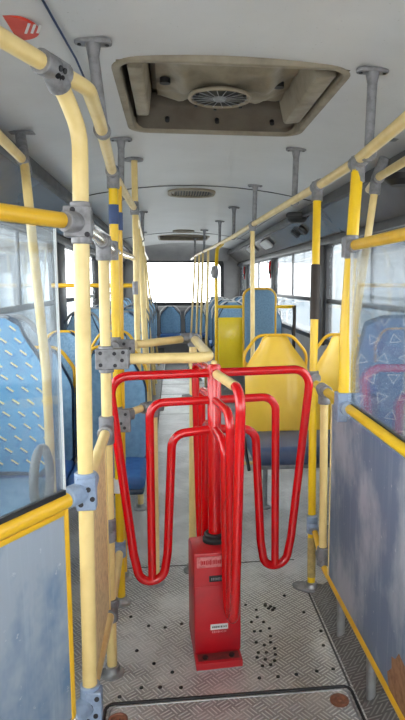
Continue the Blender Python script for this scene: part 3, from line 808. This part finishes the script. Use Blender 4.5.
# outer rails over the seats, with leaning posts
rail([(1.02, 3.1, 1.93), (.975, 2.83, 1.945), (.935, 1.9, 1.95)], 'outer overhead rail at the right above the window seats', 'cream', .1, .019)
rail([(-.600, 2.64, 1.95), (-.57, 1.9, 1.95), (-.56, 1.3, 1.95)], 'outer overhead rail at far left above the seats', 'cream', .1, .019)
sR = pole([(.975, 2.86, 1.93), (.885, 2.90, 1.10), (.84, 2.92, .17)], 'leaning cream post behind the right clear screen', 'cream', 0, (.84, 2.92, .17), r=.018)
cl(sR, (.975, 2.86, 1.94), [(0, -.05, 0), (-.006, 0, -.07), (.04, 0, .10)])
MB().box(-.06, .06, -.03, .03, -.008, .0).obj('ceiling_flange', 'clamp', sR, loc=(1.02-sR.location.x, 2.86-sR.location.y, 2.13-sR.location.z), bevel=.006)
sL = pole([(-.592, 2.62, 1.93), (-.555, 2.48, 1.82), (-.495, 2.40, 1.10), (-.488, 2.40, 0)], 'leaning cream post at left beside the dash-patterned seat', 'cream', .1, (-.488, 2.40, 0), r=.018)
cl(sL, (-.598, 2.64, 1.945), [(0, -.05, 0), (.015, -.03, -.05), (-.06, .22, .155)], r=.023)
MB().box(-.06, .06, -.03, .03, -.008, .0).obj('ceiling_flange', 'clamp', sL, loc=(-.66-sL.location.x, 2.87-sL.location.y, 2.118-sL.location.z), bevel=.006)

# ---- ceiling brackets
def bracket_make(lab, x, y, zr=1.90, dx=-.006):
    h = zc(x)
    t = thing('ceiling_bracket', (x, y, h), lab, 'bracket', 'ceiling brackets')
    MB().prism(rrect(.115, .05, .024, 4), 'z', -.014, 0).obj('flange', 'clamp', t, bevel=.003)
    z0 = -(h-zr)
    MB().sweep([(0, 0, -.010), (0, 0, -.05), (dx, 0, z0+.02)], [.025, .0175, .0165], 14).obj('stem', 'clamp', t)
    MB().cyl((dx-.002, -.014, z0), (dx-.002, .014, z0), .0265, 18).obj('collar', 'clamp', t)
    for s_ in (-1, 1): MB().cyl((s_*.042, 0, -.0175), (s_*.042, 0, -.013), .006, 8).obj('screw', 'screw', t)
    return t
def bracket(x, y, lab, zr=1.90, dx=-.006): return bracket_make(lab, x, y, zr, dx)
rb = [(.700, 2.12), (.690, 3.37), (.640, 4.66), (.618, 6.03), (.585, 7.40), (.47, 8.75), (.40, 10.4)]
rw = ['nearest', 'second nearest', 'third nearest', 'fourth nearest', 'fifth nearest', 'sixth nearest', 'farthest']
for i, (x, y) in enumerate(rb): bracket(x, y, 'grey ceiling bracket holding the right overhead rail, %s of seven' % rw[i])
lb = [(-.230, 1.99), (-.25, 3.25), (-.292, 6.4), (-.40, 8.8)]
lw_ = ['nearest of four', 'second nearest of four', 'third nearest of four', 'farthest of four']
for i, (x, y) in enumerate(lb): bracket(x, y, 'grey ceiling bracket holding the left overhead rail, %s' % lw_[i], 1.923 if i == 0 else 1.90, .022 if i == 0 else -.006)

# ================================================================== TURNSTILE
T = thing('turnstile', (.156, 2.28, 0), 'red bus turnstile with four hanging tubular arms on a boxed pedestal', 'turnstile', rotz=math.radians(3.6))
hs = MB().prism([(-.122, .032), (.11, .032), (.11, .40), (.05, .43), (-.122, .437)], 'x', -.098, .083).obj('housing', 'red_plate', T, bevel=.006)
MB().box(-.094, .079, -.1245, -.120, .04, .305).obj('front_cover', 'red_plate', hs, bevel=.0015)
MB().box(-.086, .050, -.1275, -.120, .382, .424).obj('raised_plate', 'pink_plate', hs, bevel=.002)
MB().box(-.040, .034, -.1262, -.120, .322, .346).obj('counter_window', 'black', hs, bevel=.002)
lab = MB().box(-.036, .032, -.1262, -.1245, .128, .150).obj('maker_label', 'white', hs)
def marks(x0, x1, z, h, y, mat, parent, seed):
    """a worn line of print too small to read: uneven dark strokes"""
    rr = random.Random(seed); m = MB(); x = x0
    while x < x1:
        w = rr.uniform(.0025, .0060); k = rr.uniform(.65, 1)*h
        m.box(x, min(x+w, x1), y-.0004, y, z-k/2, z+k/2)
        x += w + rr.uniform(.0012, .0030)
    return m.obj('worn_print', mat, parent)
marks(-.030, .026, .139, .009, -.1263, 'stud', lab, 3)
marks(-.030, .026, .118, .009, -.1246, 'pink_plate', hs, 5)
marks(-.072, .034, .403, .020, -.1276, 'red_plate', hs, 8)
marks(-.032, .026, .334, .012, -.1263, 'clamp', hs, 11)
bp = MB().box(-.098, .080, -.185, .12, .004, .032).obj('base_plate', 'red_plate', T, bevel=.004)
MB().box(-.096, .078, -.183, .118, 0, .005).obj('base_gasket', 'steel', bp)
MB().box(-.088, .070, -.170, -.126, .0318, .0326).obj('grime_strip', 'grimy_red', bp)
for x in (-.060, .042): MB().cyl((x, -.153, .032), (x, -.153, .040), .011, 6).obj('bolt', 'stud', bp)
MB().lathe([(.050, .425), (.050, .445), (.044, .452), (.044, .462), (.038, .468)], (0, 0, 0), 28).obj('rubber_collar', 'black', T)
MB().lathe([(.027, .44), (.027, 1.130), (.023, 1.140), (.010, 1.144)], (0, 0, 0), 24).obj('column', 'red', T)
MB().lathe([(.012, 1.14), (.011, 1.152), (.006, 1.156)], (0, 0, 0), 16).obj('column_cap', 'cream', T)
def arm(ang, front=False):
    ang += math.radians(5.0); c, s_ = math.cos(ang), math.sin(ang)
    def L(r, z): return (r*c, r*s_, z)
    tr = .0172
    b0 = .252 if front else .295
    loop = [L(.02, 1.108), L(.398, 1.108), L(.322, b0+.12), L(.298, b0), L(.208, b0), L(.190, b0+.11), L(.166, .875), L(.02, .886)]
    a = MB().tube([Vector(p) for p in loop], tr, [.065, .3, .062, .062, .3, .055], n=14).obj('arm', 'red', T)
    MB().tube([L(.02, 1.002), L(.250, 1.002), L(.252, b0+.005)], tr*.94, .055).obj('inner_bar', 'red', a)
    if front:
        MB().tube([L(.05, 1.108), L(.327, 1.108)], tr+.0008).obj('worn_yellow_section', 'cream', a)
    return a
for k, ang in enumerate((0, PI/2, PI, -PI/2)): arm(ang, k == 3)

# ================================================================== SEATS
def seat_surface(hw, z0, z1, taper=.55, th=.028, wing=.045, nu=20, nv=26, off=0.0, scale=1.0, tilt=.10, shoulder=.62):
    """curved seat back: width narrows above the shoulder, sides wrap forward"""
    vs = []; fs = []
    zs = [z0 + (z1-z0)*j/nv for j in range(nv+1)]
    def half(t):
        if t < .06: return hw*(.86 + .14*math.sin(t/.06*PI/2))
        if t < shoulder: return hw
        q = (t-shoulder)/(1-shoulder)
        a = 1-(1-taper)*(3*q*q-2*q**3)
        if q > .86: a *= math.sqrt(max(0.02, 1-((q-.86)/.14)**2*.75))
        return hw*a
    for side in (0, 1):
        for j, z in enumerate(zs):
            t = j/nv; h = half(t)*scale
            for i in range(nu+1):
                u = -1+2*i/nu
                y = tilt*t + .02*(2*t-1)**2 - wing*abs(u)**3.2*(1-.5*max(0, t-.6)/.4) + off + side*th*(1-.5*abs(u)**6)
                zz = z0+(z-z0)*1.0
                vs.append((u*h, y, (z-(z0+z1)/2)*scale + (z0+z1)/2 if scale != 1 else zz))
    k = (nu+1)*(nv+1)
    for j in range(nv):
        for i in range(nu):
            a = j*(nu+1)+i; fs.append((a, a+1, a+nu+2, a+nu+1)); fs.append((k+a, k+a+nu+1, k+a+nu+2, k+a+1))
    for j in range(nv):
        for i in (0, nu):
            a = j*(nu+1)+i; b = a+nu+1
            fs.append((a, b, k+b, k+a))
    for j in (0, nv):
        for i in range(nu):
            a = j*(nu+1)+i; fs.append((a, a+1, k+a+1, k+a))
    return MB().add(vs, fs)
def handle_pts(hw, z1, cx_=0):
    return [(cx_-hw*.97, .085, z1-.27), (cx_-hw*1.0, .085, z1-.13), (cx_-hw*.55, .115, z1-.008), (cx_+hw*.55, .115, z1-.008), (cx_+hw*1.0, .085, z1-.13), (cx_+hw*.97, .085, z1-.27)]
def bench(loc, label, xs, hw=.212, z0=.42, z1=1.11, shell='yellow_shell', pad=None, cushion='blue_vinyl', handle='cream',
          group=None, frame='grey_plastic', legs=True, base=0.0, detail=True, common=False, cfront=.40, taper=.5, armring=False, name='double_seat'):
    t = thing(name, loc, label, 'seat', group)
    for cx_ in xs:
        b = seat_surface(hw, z0+base, z1+base, taper).obj('backrest', shell, t, loc=(cx_, 0, 0), angle=60)
        if pad:
            seat_surface(hw*.95, z0+base+.02, z1+base-.015, taper, th=.014, off=-.013, nu=16, nv=20).obj('back_pad', pad, b, angle=60)
        if handle and detail: MB().tube([Vector(p)+Vector((0, 0, base)) for p in handle_pts(hw, z1)], .0105, .10, n=10).obj('grab_handle', handle, t, loc=(cx_, 0, 0))
        if not common:
            m = MB().box(-hw, hw, -cfront, .02, .385, .455); 
            m.obj('cushion', cushion, t, bevel=.034, seg=4, loc=(cx_, 0, base))
            MB().box(-hw*.96, hw*.96, -cfront+.02, .04, .355, .39).obj('seat_pan', shell, t, bevel=.015, loc=(cx_, 0, base))
    a, b_ = min(xs)-hw, max(xs)+hw
    if common:
        MB().box(a, b_, -cfront, .02, .36, .475).obj('cushion', cushion, t, bevel=.04, seg=4, loc=(0, 0, base))
        MB().box(a+.02, b_-.02, -cfront+.03, .04, .335, .365).obj('seat_pan', 'grey_plastic', t, bevel=.01, loc=(0, 0, base))
    if legs:
        for x in (a+.11, b_-.13):
            MB().tube([(x, -.16, .35), (x, -.15, .02)], .016, n=10).obj('leg', frame, t, loc=(0, 0, base))
            MB().lathe([(.04, 0), (.04, .008), (.02, .02)], (x, -.15, 0), 14).obj('leg_foot', frame, t, loc=(0, 0, base))
        MB().box(a+.03, b_-.03, -.20, -.12, .315, .345).obj('cross_beam', frame, t, bevel=.006, loc=(0, 0, base))
    return t

# front left seat with yellow dash fabric on the wheel box
sA = bench((0, 2.48, 0), 'blue seat with yellow dash pattern, nearest at left behind the clear screen', [-.735], hw=.225, z0=.46, z1=1.12, base=.20,
           shell='blue_shell', pad='dash', cushion='rear_blue', handle='light_grey', group='blue seats', taper=.46, name='seat', cfront=.42)
_r = [(-.525+.012*math.sin(0), -.20+.055*math.cos(a*PI/12), .735+.125*math.sin(a*PI/12)) for a in range(24)]
MB().sweep([(-.498+.012*math.cos(a*PI/12), -.22+.085*math.cos(a*PI/12), .71+.125*math.sin(a*PI/12)) for a in range(24)], .017, 12, closed=True).obj('arm_ring', 'grey_plastic', sA)
# second left row
bench((0, 3.42, 0), 'plain blue double seat at left behind the leaning cream post', [-.765, -.355], hw=.203, z0=.42, z1=1.09, shell='blue_shell', pad='rear_blue', cushion='mid_blue',
      handle='yellow', group='blue seats', cfront=.40)
# front right seat with triangle fabric
bench((0, 2.62, 0), 'blue double seat with small triangle outlines behind the right clear screen', [1.045], hw=.235, z0=.42, z1=1.13, base=.17, shell='blue_shell', pad='tri', cushion='blue_vinyl',
      handle=None, group='blue seats', taper=.68)
# yellow pair
ys = bench((0, 3.86, 0), 'yellow plastic double seat with shared dark blue cushion, right of the turnstile', [.682, 1.155], hw=.213, z0=.44, z1=1.11, shell='yellow_shell', pad=None,
      cushion='blue_vinyl', handle='yellow', common=True, cfront=.44, taper=.40)
MB().tube([(.44, .02, .25), (1.36, .02, .25)], .012, n=10).obj('cross_tube', 'cream', ys)
sa = MB().tube([(.445, -.02, .62), (.448, -.06, .50), (.462, -.12, .34), (.470, -.20, .27)], .011, .06, n=10).obj('side_stay', 'black', ys)
MB().tube([(.432, .03, .66), (.432, -.14, .655)], .022, n=12).obj('armrest', 'grey_plastic', ys)
MB().box(.425, .445, -.14, -.05, .25, .29).obj('stay_foot', 'yellow', ys, bevel=.005)

# rows further back
rows_l = [(4.45, 0), (5.40, .10), (6.25, .10), (7.05, .10), (7.85, .10), (8.7, .10), (9.6, .10), (10.5, .10)]
ords = ['third row', 'fourth row', 'fifth row', 'sixth row', 'seventh row', 'eighth row', 'ninth row', 'tenth row']
for (y, b), o_ in zip(rows_l, ords):
    bench((0, y, 0), 'blue double seat on the left of the aisle, %s from the front' % o_, [-.800, -.435], hw=.172, z0=.42, z1=1.10, shell='blue_shell', pad='pad_blue', cushion='mid_blue',
          handle='grey_plastic' if y > 5 else 'yellow', group='blue seats', base=b, cfront=.38)
rows_r = [(7.55, .12), (8.45, .12), (9.35, .12), (10.25, .12)]
for (y, b), o_ in zip(rows_r, ['nearest', 'second', 'third', 'farthest']):
    bench((0, y, 0), 'blue double seat on the right behind the yellow partition, %s of four rows' % o_, [.76, 1.185], hw=.203, z0=.42, z1=1.10, shell='blue_shell', pad='pad_blue', cushion='mid_blue',
          handle='white', group='blue seats', base=b, cfront=.38)
# rear bench
bench((0, 12.05, 0), 'blue rear bench under the rear window', [-.53, -.04, .45, .94], hw=.205, z0=.44, z1=.995, shell='blue_shell', pad='rear_blue', cushion='mid_blue', taper=.36,
      handle='white', group=None, cfront=.36, name='rear_bench')

# ================================================================== WHEELCHAIR BAY PARTITION
wp = thing('padded_partition', (.47, 6.3, 0), 'partition with blue yellow-framed padded backrest and yellow panel, right of the aisle', 'partition')
MB().tube([(.115, .75, 1.895), (.02, .28, 1.82), (.0, .15, 1.60), (-.005, .1, 0)], .019, .14).obj('bent_post', 'bright_yellow', wp)
MB().lathe([(.03, 1.50), (.045, 1.56), (.03, 1.63)], (-.018, .12, 0), 16).obj('bell_box', 'clamp', wp)
MB().tube([(.0, .08, 1.20), (.82, -.02, 1.20)], .017).obj('cross_bar', 'bright_yellow', wp)
MB().box(.01, .40, .0, .02, .50, 1.09).obj('yellow_panel', 'pure_yellow', wp, bevel=.008)
MB().tube([(.82, -.02, 1.215), (.80, -.02, 0)], .018).obj('wall_post', 'dark_tape', wp)
pd = MB().prism(rrect(.315, .78, .08, 7), 'y', -.115, -.060).obj('back_pad', 'pad_blue', wp, bevel=.012, seg=3, loc=(.432, .0, .99))
frame_pts = [(p[0], -.09, p[1]) for p in rrect(.335, .80, .09, 7)]
MB().sweep(frame_pts, .0135, 10, closed=True).obj('pad_frame', 'yellow', wp, loc=(.432, 0, .99))
bl = tag(MB().sweep([(0, 0, .42), (.012, -.02, .30), (-.01, -.025, .15), (.02, -.02, .0)], .02, 8, rx=.008).obj('safety_belt', 'belt', None, loc=(1.262, 6.24, .79)), 'black safety belt hanging from the yellow cross bar', 'belt')

# ================================================================== WALL DETAILS
em = ['beside the dark pillar behind the taped post', 'at the pillar right of the blue padded backrest', 'at the pillar left of the blue padded backrest']
for (y, lb_) in zip((5.65, 8.42, 11.47), em):
    e = thing('emergency_handle', (XR-.012, y, 1.62), 'red emergency window handle ' + lb_, 'emergency handle', 'emergency window handles')
    MB().tube([(-.03, -.05, .13), (-.035, -.02, .05), (-.02, .03, .0), (-.01, .06, -.10)], .011, .04, n=8).obj('lever', 'red', e)
    MB().box(-.04, -.015, .02, .06, -.04, .12).obj('bracket', 'black', e, bevel=.005)
# round black speaker / camera domes under the right cove
for (x, y, z_, lb_) in ((1.10, 5.30, 2.03, 'black dome camera hanging above the right windows'), (1.17, 3.05, 2.0, 'black round speaker high at the right picture edge')):
    d = thing('dome_camera' if y > 4 else 'speaker', (x, y, z_), lb_, 'camera' if y > 4 else 'speaker')
    MB().lathe([(.05, -.055), (.085, -.03), (.09, .0), (.09, .03)], (0, 0, 0), 22).obj('dome', 'black', d)
    MB().lathe([(.098, .0), (.10, .012), (.096, .022)], (0, 0, 0), 22).obj('rim', 'dark_trim', d)
# reading nozzles on the right cove
for i, (y, lb_) in enumerate(((5.75, 'nearer'), (5.55+.55, 'farther'))):
    a = thing('air_nozzle', (1.255, y, 1.955), 'dark oval air nozzle on the right cove panel, %s of two' % lb_, 'air nozzle', 'air nozzles')
    m = MB().sweep([(0, 0, 0), (-.018, 0, -.022)], [.055, .045], 18); m.obj('nozzle', 'dark_trim', a)
# window reflections on the right cove, built as solid pale ovals further back
for i, (y, lb_) in enumerate(((7.9, 'nearer'), (9.3, 'farther'))):
    a = thing('cove_lamp', (1.25, y, 1.96), 'pale oval unlit lamp cover on the right cove, %s of two' % lb_, 'lamp', 'cove lamps')
    vs = [(BX+1.05-1.25+dx*.7, dy, dz) for dx, dy, dz in ()]
    m = MB(); pts = rrect(.62, .13, .064, 6)
    nrm = Vector((-.65, 0, -.76)).normalized(); tv = Vector((.76, 0, -.65)).normalized()
    vs = [Vector((-.01, 0, -.0)) + Vector((0, p[0], 0)) + tv*p[1] + nrm*h for h in (.0, .03) for p in pts]; k = len(pts)
    m.add(vs, [tuple(range(k)), tuple(range(2*k-1, k-1, -1))] + [(q, (q+1) % k, (q+1) % k+k, q+k) for q in range(k)])
    m.obj('diffuser', 'white', a, bevel=.008)

# ================================================================== FLOOR DETAILS
fh = thing('floor_hatch', (.185, 1.2, 0), 'tread plate floor hatch with black rubber edge in front of the turnstile', 'floor hatch')
MB().box(-.42, .42, -.73, .735, 0, .003).obj('lid', 'hatch_lid', fh)
out = [(-.432, -.73), (-.432, .747), (.432, .747), (.432, -.73)]
g1 = MB().tube([(a, b, .004) for a, b in out], .0055, .03, n=8); g1.obj('rubber_edge', 'black', fh)
MB().tube([(a*.965, b - (.016 if b > 0 else 0), .004) for a, b in out], .0035, .03, n=8).obj('metal_edge', 'steel', fh)
for (x, y) in ((.375, .675), (-.385, .665)):
    c = MB().lathe([(.033, .002), (.033, .008), (.026, .010), (.022, .007), (.010, .007), (.006, .011)], (x, y, 0), 22).obj('screw_cap', 'copper', fh)
def stud_mesh():
    m = MB().lathe([(.0085, 0), (.0075, .004), (.004, .0055)], (0, 0, 0), 8)
    return m
first = [None]
def stud(x, y, s_=1.0, z=0):
    if first[0] is None:
        o = stud_mesh().obj('stud', 'stud', fl); first[0] = o
    else:
        o = first[0].copy(); COL.objects.link(o); o.parent = fl
    o.location = (x, y, z); o.scale = (s_, s_, 1)
holes = [(0.311, 2.54),(0.353, 2.494),(0.349, 2.435),(0.371, 2.394),(0.319, 2.4),(0.388, 2.343),(0.322, 2.329),(0.348, 2.329),(0.384, 2.287),(0.319, 2.251),(0.349, 2.229),(0.377, 2.245),(0.318, 2.183),(0.35, 2.18),(0.387, 2.202),(0.383, 2.163),(0.309, 2.153),(0.339, 2.137),(0.373, 2.125),(0.322, 2.099),(0.354, 2.102)]
for x, y in holes: stud(x, y, .85)
for x, y in ((.398, 2.524), (.426, 2.486), (.421, 2.514), (.41, 2.50), (.435, 2.50), (.40, 2.535)): stud(x, y, 1.0)
for x, y in ((-.205, 1.985), (-.131, 2.025), (-.064, 2.02), (.011, 2.01), (-.02, 2.10), (-.09, 2.16), (.30, 2.03), (.37, 2.03), (.44, 2.035), (.52, 2.045), (.585, 2.05), (-.12, 2.42), (-.05, 2.40), (-.16, 2.25), (.02, 2.42), (.56, 2.45), (.60, 2.3), (.585, 2.2), (-.2, 2.5), (.5, 2.6)):
    stud(x, y, .9)
# kick strip along the right laminate panel: sloping dirty tread plate
struct('trim_31', MB().prism([(.63, .001), (.80, .001), (.80, .10)], 'y', 1.2, 2.62), 'floor_dark')
